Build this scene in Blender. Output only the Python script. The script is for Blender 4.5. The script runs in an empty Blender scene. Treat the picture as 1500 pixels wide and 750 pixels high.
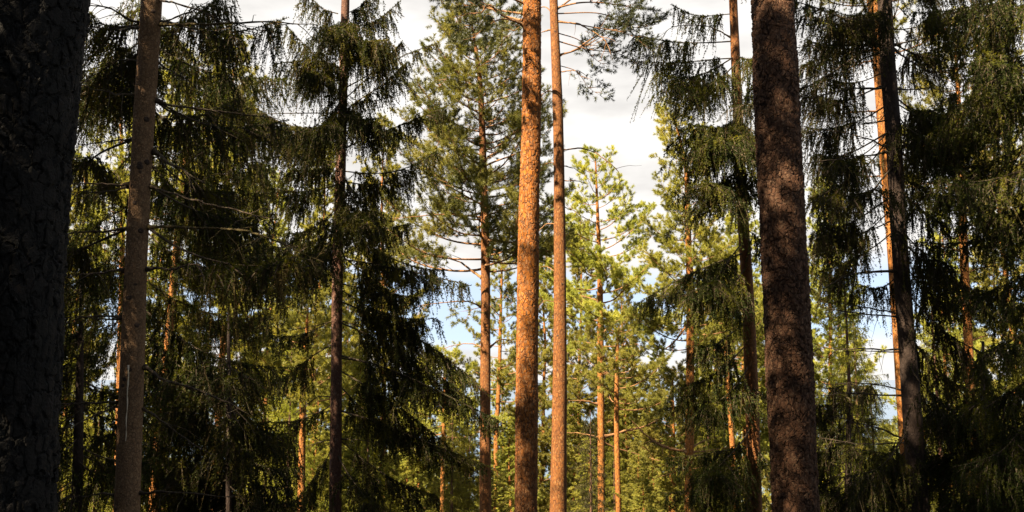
import bpy, math, random
import numpy as np
from mathutils import noise as mnoise

sc = bpy.context.scene
C = sc.collection
R = math.radians

# ------------------------------------------------------------------ camera
FPX = 1333.33
PITCH = R(7.6)
cp, sp = math.cos(PITCH), math.sin(PITCH)
cd = bpy.data.cameras.new('camera'); cam = bpy.data.objects.new('camera', cd); C.objects.link(cam)
cd.sensor_width = 36.0; cd.lens = 32.0; cd.clip_start = 0.05; cd.clip_end = 30000
cam.location = (0, 0, 0); cam.rotation_euler = (R(90) + PITCH, 0, 0)
sc.camera = cam

def P(px, py, Y):
    """the point on the vertical plane y = Y that the photograph shows at px, py"""
    u = (px - 750) / FPX; v = (375 - py) / FPX
    dy = cp - v * sp; dz = sp + v * cp
    t = Y / dy
    return np.array((u * t, Y, dz * t))

def wr(wpx, py, Y):
    v = (375 - py) / FPX
    return wpx / 2 / FPX * Y / (cp - v * sp)

def ground_z(x, y):
    z = -1.7 - 0.21 * max(y, 0) - 0.055 * max(min(y, 0), -60)
    if y > 30: z -= 0.07 * (y - 30)
    z += 0.25 * mnoise.noise((x * .13, y * .13, 3.1)) + 0.06 * mnoise.noise((x * .7, y * .7, 1.7))
    return max(z, -46.0)

# ------------------------------------------------------------------ mesh building
class MB:
    """collects loose triangles and tubes; build() links them as ONE mesh object"""
    def __init__(s): s.v = []; s.q = []; s.t = []; s.n = 0
    def tris(s, a, mat=0):                       # a: (N,3,3)
        n = len(a)
        if n == 0: return
        s.v.append(np.asarray(a, np.float32).reshape(-1, 3))
        s.t.append((np.arange(n * 3, dtype=np.int32).reshape(-1, 3) + s.n, mat)); s.n += n * 3
    def grid(s, V, mat=0, closed=True):          # V: (rings, sides, 3)
        r, k = V.shape[:2]
        i = np.arange(r - 1)[:, None] * k; j = np.arange(k if closed else k - 1)[None, :]; j2 = (j + 1) % k
        q = np.stack([i + j, i + j2, i + k + j2, i + k + j], -1).reshape(-1, 4) + s.n
        s.v.append(V.reshape(-1, 3).astype(np.float32)); s.q.append((q.astype(np.int32), mat)); s.n += r * k
    def tube(s, pts, rad, sides=6, mat=0, cap=True):
        pts = np.asarray(pts, float); rad = np.asarray(rad, float)
        T = np.gradient(pts, axis=0); T /= np.linalg.norm(T, axis=1)[:, None] + 1e-9
        d = np.abs(T.mean(0)); ref = np.zeros(3); ref[int(np.argmin(d))] = 1
        n1 = np.cross(T, ref); n1 /= np.linalg.norm(n1, axis=1)[:, None] + 1e-9
        n2 = np.cross(T, n1)
        a = np.linspace(0, 2 * math.pi, sides, endpoint=False)
        V = pts[:, None] + rad[:, None, None] * (np.cos(a)[None, :, None] * n1[:, None] + np.sin(a)[None, :, None] * n2[:, None])
        if cap: V = np.concatenate([V, np.repeat(pts[-1:, None], sides, 1)], 0)
        s.grid(V, mat)
    def build(s, name, mats, parent=None, org=(0, 0, 0), smooth=False):
        me = bpy.data.meshes.new(name)
        V = np.concatenate(s.v) - np.asarray(org, np.float32)
        me.vertices.add(len(V)); me.vertices.foreach_set('co', V.astype(np.float32).ravel())
        li, tot, mi, sm = [], [], [], []
        for q, m in s.q: li.append(q.ravel()); tot.append(np.full(len(q), 4, np.int32)); mi.append(np.full(len(q), m, np.int32)); sm.append(np.ones(len(q), bool))
        for t, m in s.t: li.append(t.ravel()); tot.append(np.full(len(t), 3, np.int32)); mi.append(np.full(len(t), m, np.int32)); sm.append(np.zeros(len(t), bool))
        li = np.concatenate(li); tot = np.concatenate(tot); mi = np.concatenate(mi); sm = np.concatenate(sm)
        me.loops.add(len(li)); me.loops.foreach_set('vertex_index', li)
        me.polygons.add(len(tot))
        st = np.zeros(len(tot), np.int32); st[1:] = np.cumsum(tot)[:-1]
        me.polygons.foreach_set('loop_start', st); me.polygons.foreach_set('loop_total', tot)
        me.polygons.foreach_set('material_index', mi); me.polygons.foreach_set('use_smooth', sm)
        for m in (mats if isinstance(mats, (list, tuple)) else [mats]): me.materials.append(m)
        me.update(calc_edges=True)
        o = bpy.data.objects.new(name, me); C.objects.link(o)
        if parent: o.parent = parent
        return o

def empty(name, loc, label, cat, group=None):
    o = bpy.data.objects.new(name, None); C.objects.link(o); o.location = loc
    o['label'] = label; o['category'] = cat
    if group: o['group'] = group
    return o

def unit(a): return a / (np.linalg.norm(a, axis=-1, keepdims=True) + 1e-9)

def smooth_poly(pts, per=6):
    """Catmull-Rom through control points (any number of columns)"""
    p = np.asarray(pts, float)
    if len(p) < 3:
        t = np.linspace(0, 1, per * 2)[:, None]; return p[0] * (1 - t) + p[-1] * t
    q = np.vstack([2 * p[0] - p[1], p, 2 * p[-1] - p[-2]]); out = []
    for i in range(1, len(q) - 2):
        t = np.linspace(0, 1, per, endpoint=False)[:, None]
        a, b, c, d = q[i - 1], q[i], q[i + 1], q[i + 2]
        out.append(.5 * ((2 * b) + (c - a) * t + (2 * a - 5 * b + 4 * c - d) * t ** 2 + (3 * b - a - 3 * c + d) * t ** 3))
    out.append(p[-1:]); return np.vstack(out)

# ------------------------------------------------------------------ materials
def mat(name):
    m = bpy.data.materials.new(name); m.use_nodes = True
    nt = m.node_tree; nt.nodes.clear()
    out = nt.nodes.new('ShaderNodeOutputMaterial')
    return m, nt, out
def N(nt, t, **kw):
    n = nt.nodes.new(t)
    for k, v in kw.items():
        if hasattr(n, k): setattr(n, k, v)
        else: n.inputs[k].default_value = v
    return n
def ramp(nt, stops, src):
    r = nt.nodes.new('ShaderNodeValToRGB'); el = r.color_ramp.elements
    while len(el) < len(stops): el.new(.5)
    for e, (p, c) in zip(el, stops): e.position = p; e.color = (*c, 1) if len(c) == 3 else c
    nt.links.new(src, r.inputs[0]); return r
def math_n(nt, op, a, b=None, clamp=False):
    n = nt.nodes.new('ShaderNodeMath'); n.operation = op; n.use_clamp = clamp
    for i, x in enumerate((a, b)):
        if x is None: continue
        if isinstance(x, (int, float)): n.inputs[i].default_value = x
        else: nt.links.new(x, n.inputs[i])
    return n.outputs[0]
def mixc(nt, f, a, b, mode='MIX'):
    n = nt.nodes.new('ShaderNodeMix'); n.data_type = 'RGBA'; n.blend_type = mode
    for i, x in ((0, f), (6, a), (7, b)):
        if isinstance(x, (int, float)): n.inputs[i].default_value = x
        elif isinstance(x, tuple): n.inputs[i].default_value = (*x, 1)
        else: nt.links.new(x, n.inputs[i])
    return n.outputs[2]

def leaf_mat(name, stops, scale, transl, tcol, rough=.55, spec=.3):
    m, nt, out = mat(name)
    tc = N(nt, 'ShaderNodeTexCoord')
    n1 = N(nt, 'ShaderNodeTexNoise', Scale=scale, Detail=2.0)
    nt.links.new(tc.outputs['Object'], n1.inputs['Vector'])
    r = ramp(nt, stops, n1.outputs['Fac'])
    oi = N(nt, 'ShaderNodeObjectInfo')
    hs = N(nt, 'ShaderNodeHueSaturation')
    nt.links.new(math_n(nt, 'ADD', math_n(nt, 'MULTIPLY', oi.outputs['Random'], .5), .75), hs.inputs['Value'])
    nt.links.new(math_n(nt, 'ADD', math_n(nt, 'MULTIPLY', oi.outputs['Random'], .03), .485), hs.inputs['Hue'])
    nt.links.new(r.outputs[0], hs.inputs['Color'])
    b = N(nt, 'ShaderNodeBsdfPrincipled', Roughness=rough)
    b.inputs['Specular IOR Level'].default_value = spec
    nt.links.new(hs.outputs[0], b.inputs['Base Color'])
    t = N(nt, 'ShaderNodeBsdfTranslucent')
    nt.links.new(mixc(nt, 1.0, hs.outputs[0], tcol, 'MULTIPLY'), t.inputs['Color'])
    mx = N(nt, 'ShaderNodeMixShader'); mx.inputs[0].default_value = transl
    nt.links.new(b.outputs[0], mx.inputs[1]); nt.links.new(t.outputs[0], mx.inputs[2])
    nt.links.new(mx.outputs[0], out.inputs[0])
    return m

def bark_mat(name, plate, crack, fleck, scale=22., zs=.45, disp=.0, fleck_amt=.5, bump=.6, upper=None, uz=(0, 1), rough=.85, spec=.25):
    """scaly bark: warped cells for the plates, dark cracks between, pale flecks of lichen"""
    m, nt, out = mat(name)
    tc = N(nt, 'ShaderNodeTexCoord')
    mp = N(nt, 'ShaderNodeMapping'); mp.inputs['Scale'].default_value = (1, 1, zs)
    nt.links.new(tc.outputs['Object'], mp.inputs[0])
    wn = N(nt, 'ShaderNodeTexNoise', Scale=scale * .7, Detail=3.0)
    nt.links.new(mp.outputs[0], wn.inputs['Vector'])
    wv = nt.nodes.new('ShaderNodeVectorMath'); wv.operation = 'SUBTRACT'; wv.inputs[1].default_value = (.5, .5, .5)
    nt.links.new(wn.outputs['Color'], wv.inputs[0])
    ws = nt.nodes.new('ShaderNodeVectorMath'); ws.operation = 'SCALE'; ws.inputs['Scale'].default_value = 1.5 / scale
    nt.links.new(wv.outputs[0], ws.inputs[0])
    wa = nt.nodes.new('ShaderNodeVectorMath'); wa.operation = 'ADD'
    nt.links.new(mp.outputs[0], wa.inputs[0]); nt.links.new(ws.outputs[0], wa.inputs[1])
    v1 = N(nt, 'ShaderNodeTexVoronoi', feature='DISTANCE_TO_EDGE', Scale=scale)
    v2 = N(nt, 'ShaderNodeTexVoronoi', feature='F1', Scale=scale)
    v3 = N(nt, 'ShaderNodeTexVoronoi', feature='F1', Scale=scale * 2.3)
    for v in (v1, v2, v3): nt.links.new(wa.outputs[0], v.inputs['Vector'])
    fine = N(nt, 'ShaderNodeTexNoise', Scale=scale * 3.5, Detail=4.0); nt.links.new(tc.outputs['Object'], fine.inputs['Vector'])
    big = N(nt, 'ShaderNodeTexNoise', Scale=scale * .13, Detail=3.0); nt.links.new(tc.outputs['Object'], big.inputs['Vector'])
    edge0 = ramp(nt, [(0, (0, 0, 0)), (.13, (1, 1, 1))], v1.outputs['Distance'])
    edge = N(nt, 'ShaderNodeMath', operation='MAXIMUM'); nt.links.new(edge0.outputs[0], edge.inputs[0]); nt.links.new(ramp(nt, [(.42, (0, 0, 0)), (.62, (.8, .8, .8))], wn.outputs['Fac']).outputs[0], edge.inputs[1])
    sep = N(nt, 'ShaderNodeSeparateColor'); nt.links.new(v2.outputs['Color'], sep.inputs[0])
    sep3 = N(nt, 'ShaderNodeSeparateColor'); nt.links.new(v3.outputs['Color'], sep3.inputs[0])
    pl = plate
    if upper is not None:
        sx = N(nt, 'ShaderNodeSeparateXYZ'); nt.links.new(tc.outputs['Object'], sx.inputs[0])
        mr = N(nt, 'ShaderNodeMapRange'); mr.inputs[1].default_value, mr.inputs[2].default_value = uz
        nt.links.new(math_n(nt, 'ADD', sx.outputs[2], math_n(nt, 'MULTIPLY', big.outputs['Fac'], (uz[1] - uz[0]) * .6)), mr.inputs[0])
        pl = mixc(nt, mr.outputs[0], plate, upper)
    var = mixc(nt, math_n(nt, 'MULTIPLY', sep.outputs[0], .75), pl, mixc(nt, .6, pl, crack))
    var = mixc(nt, math_n(nt, 'MULTIPLY', ramp(nt, [(.35, (0, 0, 0)), (.7, (1, 1, 1))], big.outputs['Fac']).outputs[0], .45), var, mixc(nt, .5, pl, crack))
    fl = math_n(nt, 'MULTIPLY', math_n(nt, 'GREATER_THAN', sep3.outputs[1], 1 - fleck_amt * .5), math_n(nt, 'MULTIPLY', fine.outputs['Fac'], 1.3), clamp=True)
    var = mixc(nt, fl, var, fleck)
    col = mixc(nt, edge.outputs[0], crack, var)
    col = mixc(nt, math_n(nt, 'MULTIPLY', math_n(nt, 'SUBTRACT', fine.outputs['Fac'], .3), .7, clamp=True), col, mixc(nt, .7, col, crack))
    b = N(nt, 'ShaderNodeBsdfPrincipled', Roughness=rough); b.inputs['Specular IOR Level'].default_value = spec
    nt.links.new(col, b.inputs['Base Color'])
    h = math_n(nt, 'ADD', math_n(nt, 'MULTIPLY', edge.outputs[0], math_n(nt, 'ADD', math_n(nt, 'MULTIPLY', sep.outputs[1], .7), .4)),
               math_n(nt, 'ADD', math_n(nt, 'MULTIPLY', fine.outputs['Fac'], .35), math_n(nt, 'MULTIPLY', sep3.outputs[0], .35)))
    if disp > 0:
        dn = N(nt, 'ShaderNodeDisplacement', Scale=disp, Midlevel=.7); nt.links.new(h, dn.inputs['Height'])
        nt.links.new(dn.outputs[0], out.inputs['Displacement']); m.displacement_method = 'BOTH'
    else:
        bp = N(nt, 'ShaderNodeBump', Strength=bump, Distance=.25 / scale); nt.links.new(h, bp.inputs['Height'])
        nt.links.new(bp.outputs[0], b.inputs['Normal'])
    nt.links.new(b.outputs[0], out.inputs[0])
    return m

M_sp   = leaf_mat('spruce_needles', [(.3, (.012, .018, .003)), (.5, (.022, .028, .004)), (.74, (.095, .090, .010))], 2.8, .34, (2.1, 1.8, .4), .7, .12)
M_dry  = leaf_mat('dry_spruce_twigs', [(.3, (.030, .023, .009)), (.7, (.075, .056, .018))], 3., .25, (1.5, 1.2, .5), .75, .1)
M_spf  = leaf_mat('sunny_spruce_needles', [(.3, (.120, .138, .008)), (.5, (.205, .210, .011)), (.75, (.29, .27, .018))], .8, .45, (1.5, 1.4, .4))  # far copy of the spruce needles, brightened: sunlight put into the colour
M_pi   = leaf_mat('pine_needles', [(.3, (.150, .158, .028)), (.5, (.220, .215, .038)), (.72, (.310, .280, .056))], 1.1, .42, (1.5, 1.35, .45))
M_pim  = leaf_mat('mid_pine_needles', [(.3, (.075, .084, .020)), (.5, (.135, .136, .028)), (.72, (.230, .210, .046))], 1.3, .38, (1.4, 1.3, .5))  # darker pine needles: shade inside the slender pine's crown, painted in
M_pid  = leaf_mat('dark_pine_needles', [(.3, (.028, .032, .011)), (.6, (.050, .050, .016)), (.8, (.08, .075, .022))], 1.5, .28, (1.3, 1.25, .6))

M_bark_old = bark_mat('old_pine_bark', (.092, .041, .018), (.020, .009, .004), (.15, .088, .048), 27., .72, disp=.020, fleck_amt=.35)
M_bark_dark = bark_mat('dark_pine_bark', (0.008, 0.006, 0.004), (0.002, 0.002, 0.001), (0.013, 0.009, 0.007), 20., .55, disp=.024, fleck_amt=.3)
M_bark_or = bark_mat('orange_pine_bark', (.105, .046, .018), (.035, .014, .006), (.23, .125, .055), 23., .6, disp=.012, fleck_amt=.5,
                     upper=(.305, .096, .007), uz=(2.6, 6.4))  # browner low trunk: the bark's own change plus shade put into the colour
M_bark_or2 = bark_mat('slim_pine_bark', (.175, .064, .012), (.055, .020, .007), (.21, .115, .040), 30., .5, fleck_amt=.25, bump=.8)
M_bark_far = bark_mat('sunny_pine_bark', (.270, .102, .015), (.09, .032, .009), (.25, .145, .055), 16., .5, fleck_amt=.2, bump=.8)
M_bark_sp = bark_mat('spruce_bark', (.215, .122, .058), (.085, .048, .024), (.27, .17, .09), 40., .8, fleck_amt=.6, bump=1.)
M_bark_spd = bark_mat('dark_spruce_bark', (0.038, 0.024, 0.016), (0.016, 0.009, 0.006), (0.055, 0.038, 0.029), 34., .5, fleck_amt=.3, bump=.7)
M_bark_spr = bark_mat('red_spruce_bark', (0.125, 0.060, 0.035), (0.044, 0.018, 0.012), (0.187, 0.125, 0.082), 34., .5, fleck_amt=.3, bump=.7)
M_twig = bark_mat('dead_branch_bark', (0.065, 0.044, 0.027), (0.026, 0.016, 0.010), (0.124, 0.111, 0.052), 60., .3, fleck_amt=.5, bump=.3)
M_lichen = bark_mat('lichen_branch_bark', (0.080, 0.058, 0.018), (0.040, 0.026, 0.011), (0.136, 0.112, 0.040), 60., .3, fleck_amt=.6, bump=.3)
M_limb = bark_mat('pine_limb_bark', (.24, .115, .04), (.08, .038, .018), (.30, .20, .10), 40., .4, fleck_amt=.3, bump=.4)
M_knot = bark_mat('knot_bark', (.055, .034, .022), (.02, .012, .008), (.09, .06, .04), 90., 1., fleck_amt=.3, bump=.5)
m, nt, out = mat('dried_resin'); _b = N(nt, 'ShaderNodeBsdfPrincipled', Roughness=.55)
_b.inputs['Base Color'].default_value = (.55, .45, .31, 1); nt.links.new(_b.outputs[0], out.inputs[0]); M_resin = m

# ------------------------------------------------------------------ foliage
def needles(rng, base, d, ln, w):
    """one blade per row: base (N,3), direction (N,3), length and width"""
    side = unit(np.cross(d, rng.normal(size=d.shape)))
    ln = np.broadcast_to(np.asarray(ln, float), (len(base),))[:, None]; w = np.broadcast_to(np.asarray(w, float), (len(base),))[:, None]
    return np.stack([base - side * w * .5, base + side * w * .5, base + d * ln], 1)

def spruce_twigs(mb, rng, base, d, ln, step, nl, nw, mat_i=0, core=None, droop=.12, core_w=.006):
    """bottle-brush twigs: needles set all round along each"""
    n = np.maximum((ln / step).astype(int), 3)
    idx = np.repeat(np.arange(len(base)), n)
    u = rng.random(len(idx))
    pos = base[idx] + d[idx] * (ln[idx] * u)[:, None]
    pos[:, 2] -= droop * ln[idx] * u * u
    rad = unit(np.cross(d[idx], rng.normal(size=(len(idx), 3))))
    nd = unit(d[idx] * .62 + rad * .8)
    mb.tris(needles(rng, pos, nd, nl * (1.05 - .35 * u) * rng.uniform(.75, 1.2, len(idx)), nw), mat_i)
    if core is not None:
        tip = base + d * ln[:, None]; tip[:, 2] -= droop * ln
        s = unit(np.cross(d, rng.normal(size=d.shape))) * core_w
        mb.tris(np.stack([base - s, base + s, tip], 1), core)

def spruce_bough(mb, rng, p0, p1, sag=.12, dens=1., step=.011, nl=.021, nw=.0055, hang=1.0, tw=1.0, wide=1.0, dry=.2, start=.15, rad=None, wood=2):
    """a weeping bough: axis, laterals to both sides, and a curtain of hanging twigs (mats: 0 needles, 1 dry, 2 wood)"""
    p0 = np.asarray(p0, float); p1 = np.asarray(p1, float)
    L = np.linalg.norm(p1 - p0); n = 26
    t = np.linspace(0, 1, n)
    bend = unit(np.cross(p1 - p0, (0, 0, 1.)))
    ax = p0 + (p1 - p0) * t[:, None]
    ax[:, 2] -= sag * L * (np.sin(np.pi * t) * .8 - .18 * t ** 3)
    ax += bend * (rng.normal() * .05 * L * np.sin(np.pi * t) + rng.normal() * .025 * L * np.sin(2.2 * np.pi * t))[:, None]
    r0 = rad or .0045 * L + .005
    mb.tube(ax, r0 * (1 - t * .8), 5, wood)
    nlat = max(int(L * 21 * dens), 8)
    tl = np.sort(rng.uniform(start, .99, nlat))
    sgn = np.where(np.arange(nlat) % 2 == 0, 1., -1.)
    fi = tl * (n - 1); i0 = np.minimum(fi.astype(int), n - 2); fr = (fi - i0)[:, None]
    lp = ax[i0] * (1 - fr) + ax[i0 + 1] * fr
    tg = unit(ax[i0 + 1] - ax[i0])
    sd = unit(np.cross(tg, (0, 0, 1.))) * sgn[:, None]
    ll = wide * (.16 + .21 * L) * np.sin(np.pi * np.clip(tl * .80 + .16, 0, 1)) ** .8 * rng.uniform(.55, 1.1, nlat)
    ld = unit(tg * rng.uniform(.25, 1., (nlat, 1)) + sd * rng.uniform(.3, 1., (nlat, 1)) + np.array((0, 0, -.16)) + rng.normal(size=(nlat, 3)) * .17)
    ll = ll * np.where(rng.random(nlat) < .12, .35, 1.) * rng.uniform(.7, 1.15, nlat); lk = rng.uniform(.7, 1.3, nlat) * (.75 + .5 * np.sin(tl * rng.uniform(9, 17) + rng.uniform(0, 6.28)) ** 2)
    k = np.maximum((ll / .045 * dens).astype(int), 3)
    li = np.repeat(np.arange(nlat), k)
    s = rng.uniform(.05, 1, len(li))
    tb = lp[li] + ld[li] * (ll[li] * s)[:, None]
    tb[:, 2] -= .35 * ll[li] * s * s
    # hanging twigs
    td = unit(np.array((0, 0, -1.)) * hang + ld[li] * rng.uniform(.05, .5, (len(li), 1)) + rng.normal(size=(len(li), 3)) * .22)
    tlen = lk[li] * tw * rng.uniform(.12, .46, len(li)) * (.75 + .5 * rng.random(len(li))) * (1.15 - .5 * s) * (1.1 - .45 * tl[li])
    dm = rng.random(len(li)) < dry
    step, nl, nw = step * .8, nl * 1.2, nw * 1.75
    spruce_twigs(mb, rng, tb[~dm], td[~dm], tlen[~dm], step, nl, nw, 0, wood)
    if dm.any(): spruce_twigs(mb, rng, tb[dm], td[dm], tlen[dm] * 1.15, step * 1.7, nl * .7, nw * .8, 1, 1)
    # laterals as twigs and the leafy tip of the axis
    spruce_twigs(mb, rng, lp, ld, ll, step, nl, nw, 0, wood, droop=.35, core_w=.008)
    a0 = ax[int(n * .45):-1]; dd = ax[int(n * .45) + 1:] - a0
    spruce_twigs(mb, rng, a0, unit(dd), np.linalg.norm(dd, axis=1) + .02, step * .6, nl, nw, 0, None, droop=0)

def pine_tufts(mb, rng, base, d, k, ln, w, shoot=.10, mat_i=0):
    n = len(base); idx = np.repeat(np.arange(n), k)
    u = rng.random(len(idx)) ** .8
    pos = base[idx] + d[idx] * (shoot * u)[:, None]
    rad = unit(np.cross(d[idx], rng.normal(size=(len(idx), 3))))
    nd = unit(d[idx] * (.30 + .5 * u)[:, None] + rad * (1. - .35 * u)[:, None])
    mb.tris(needles(rng, pos, nd, ln * rng.uniform(.7, 1.15, len(idx)), w), mat_i)

def pine_limb(mb, rng, p0, d, L, leaf, k=24, ln=.065, w=.007, up=.25, r0=None, first=.3, dens=1., wood=1, pts=None):
    """a limb with side shoots, each ending in tufts of needles (mats: 0 needles, 1 wood)"""
    n = 12; t = np.linspace(0, 1, n)
    if pts is None:
        side = unit(np.cross(d, (0, 0, 1.)))
        ax = np.asarray(p0) + np.outer(t * L, d)
        ax[:, 2] += up * L * t * t - .06 * L * np.sin(np.pi * t)
        ax += np.outer(rng.normal() * .10 * L * np.sin(np.pi * t) + rng.normal() * .04 * L * np.sin(2.5 * np.pi * t), side)
    else:
        ax = smooth_poly(pts, 8); n = len(ax); t = np.linspace(0, 1, n); L = np.linalg.norm(np.diff(ax, axis=0), axis=1).sum()
    r0 = r0 or .009 * L + .006
    mb.tube(ax, r0 * (1 - .8 * t), 5, wood)
    if not leaf: return
    m = max(int(L * 7.5 * dens), 4)
    ts = np.linspace(first, .97, m) + rng.uniform(-.03, .03, m)
    B, D = [], []
    for j, tt in enumerate(ts):
        i = min(int(tt * (n - 1)), n - 2); f = tt * (n - 1) - i
        q = ax[i] * (1 - f) + ax[i + 1] * f; tg = unit(ax[i + 1] - ax[i])
        sd = unit(np.cross(tg, (0, 0, 1.))) * (1 if j % 2 else -1)
        l2 = (.16 + .30 * L * (1 - tt)) * rng.uniform(.6, 1.2); l2 = min(l2, .85)
        d2 = unit(tg * rng.uniform(.5, 1) + sd * rng.uniform(.4, .9) + np.array((0, 0, rng.uniform(-.1, .45))))
        e = q + d2 * l2; e[2] += .12 * l2
        mb.tris(np.stack([[q - sd * 0 + np.array((0, 0, .008)), q - np.array((0, 0, .008)), e]]), wood)
        mb.tris(np.stack([[q + tg * .008, q - tg * .008, e]]), wood)
        k2 = max(int(l2 * 19 * dens), 3)
        for s in rng.uniform(.3, 1, k2):
            d3 = unit(d2 * .8 + rng.normal(size=3) * .55 + np.array((0, 0, .3)))
            b3 = q + (e - q) * s
            B.append(b3 + d3 * rng.uniform(.02, .14)); D.append(d3)
        B.append(e); D.append(unit(d2 + np.array((0, 0, .4))))
    B.append(ax[-1]); D.append(unit(ax[-1] - ax[-3] + np.array((0, 0, .2))))
    pine_tufts(mb, rng, np.array(B), np.array(D), int(k * 2.3), ln * 1.15, w * 1.05, shoot=.13)

# ------------------------------------------------------------------ trunks
def trunk_path(poly, Y, H_top, steps=None):
    """poly of (px, py, width px), top first. Returns world points and radii, from the ground up to H_top"""
    pts = [(*P(x, y, Y), wr(w, y, Y)) for x, y, w in poly]
    pts = np.array(pts[::-1])                                   # bottom first
    d = (pts[1] - pts[0]); d = d / d[2]
    gz = ground_z(pts[0][0], Y)
    zs = pts[0][2]
    low = pts[0] - d * (zs - gz) * .6; low[2] = gz; low[1] = Y; low[3] = pts[0][3] * 1.18
    mid = (low + pts[0]) / 2; mid[3] = pts[0][3] * 1.03
    base = low.copy(); base[2] = gz - .3; base[3] *= 1.35; low[2] += .25
    u = (pts[-1] - pts[-2]); u = u / u[2]
    top = pts[-1].copy(); extra = []
    if H_top > top[2] + .3:
        for f in (.35, .7, 1.0):
            e = top + u * (H_top - top[2]) * f * .8; e[2] = top[2] + (H_top - top[2]) * f
            e[3] = max(top[3] * (1 - f * .93), .012); extra.append(e)
    return np.vstack([base, low, mid, pts] + ([extra] if extra else []))

def at_z(path, z):
    return np.array([np.interp(z, path[:, 2], path[:, i]) for i in range(4)])

def trunk_mesh(path, sides, dz, fine=None, seed=0, wob=.06):
    """tube on horizontal rings; fine = (z0, z1, dz) for a dense stretch (surface relief)"""
    z0, z1 = path[0, 2], path[-1, 2]
    if fine:
        a, b, dd = fine; a = max(a, z0); b = min(b, z1)
        zz = np.concatenate([np.arange(z0, a, dz), np.arange(a, b, dd), np.arange(b, z1, dz), [z1]])
    else: zz = np.concatenate([np.arange(z0, z1, dz), [z1]])
    sm = smooth_poly(path, 8); o = np.argsort(sm[:, 2]); sm = sm[o]
    cx, cy, rr = (np.interp(zz, sm[:, 2], sm[:, i]) for i in (0, 1, 3))
    a = np.linspace(0, 2 * math.pi, sides, endpoint=False)
    rng = np.random.default_rng(seed)
    ph = rng.uniform(0, 6.28, 8)
    w = 1 + wob * (.5 * np.sin(2 * a[None] + ph[0] + zz[:, None] * .4) + .35 * np.sin(3 * a[None] + ph[1] - zz[:, None] * .9) + .25 * np.sin(5 * a[None] + ph[2] + zz[:, None] * 1.7)
                   + .3 * np.sin(zz[:, None] * 2.9 + ph[3]) + .2 * np.sin(zz[:, None] * 6.7 + 2 * a[None] + ph[4]))
    V = np.stack([cx[:, None] + rr[:, None] * w * np.cos(a)[None], cy[:, None] + rr[:, None] * w * np.sin(a)[None], np.repeat(zz[:, None], sides, 1)], -1)
    mb = MB(); mb.grid(V); return mb

def bare_branch(root, org, pts3, r, mt, rng, twigs=5, name='branch', tw_len=.3, r_tip=.25):
    """one dead branch with a few fine side twigs, as one mesh"""
    mb = MB(); ax = smooth_poly(pts3, 7); n = len(ax); t = np.linspace(0, 1, n)
    ax[1:] += np.cumsum(rng.normal(size=(n - 1, 3)) * .0055, 0)
    rr = r * (1 - (1 - r_tip) * t) * (1 + .14 * rng.normal(size=n)); rr[0] *= 2.1; rr[1] *= 1.25
    mb.tube(ax, rr, 6)
    for _ in range(twigs):
        i = rng.integers(int(n * .25), n - 1); tg = unit(ax[min(i + 1, n - 1)] - ax[i - 1])
        d = unit(tg * rng.uniform(.3, .9) + rng.normal(size=3) * .6 + np.array((0, 0, -.25)))
        l = tw_len * rng.uniform(.4, 1.2); m = np.linspace(0, 1, 5)[:, None]
        q = ax[i] + d * l * m + np.array((0, 0, -.25 * l)) * m ** 2 + rng.normal(size=(5, 3)) * .012 * m
        mb.tube(q, r * .32 * (1 - .7 * m[:, 0]), 4)
    return mb.build(name, mt, root, org)

def px_poly(pl, Y, y0, y1):
    """photo polyline swung in depth from y0 to y1 around the trunk plane Y"""
    k = len(pl); return np.array([P(x, y, Y + y0 + (y1 - y0) * i / max(k - 1, 1)) for i, (x, y) in enumerate(pl)])

def knots(root_part, org, path, zs, angs, size, rng):
    for z, a in zip(zs, angs):
        c = at_z(path, z); d = np.array((math.cos(a), math.sin(a), .15)); d /= np.linalg.norm(d)
        p = c[:3] + d * c[3] * .93
        mb = MB(); s = size * rng.uniform(.6, 1.25)
        mb.tube(np.array([p, p + d * s * .35, p + d * s * .55, p + d * s * .50]), np.array((1.25, 1.0, .62, .25)) * s, 8)
        mb.build('knot', M_knot, root_part, org, smooth=True)

# ================================================================== THE TREES
G_near = 'pine and spruce trunks standing near the viewpoint'
G_mid = 'orange barked pines beyond the near trunks'
G_far = 'sunlit trees on the slope behind'

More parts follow.
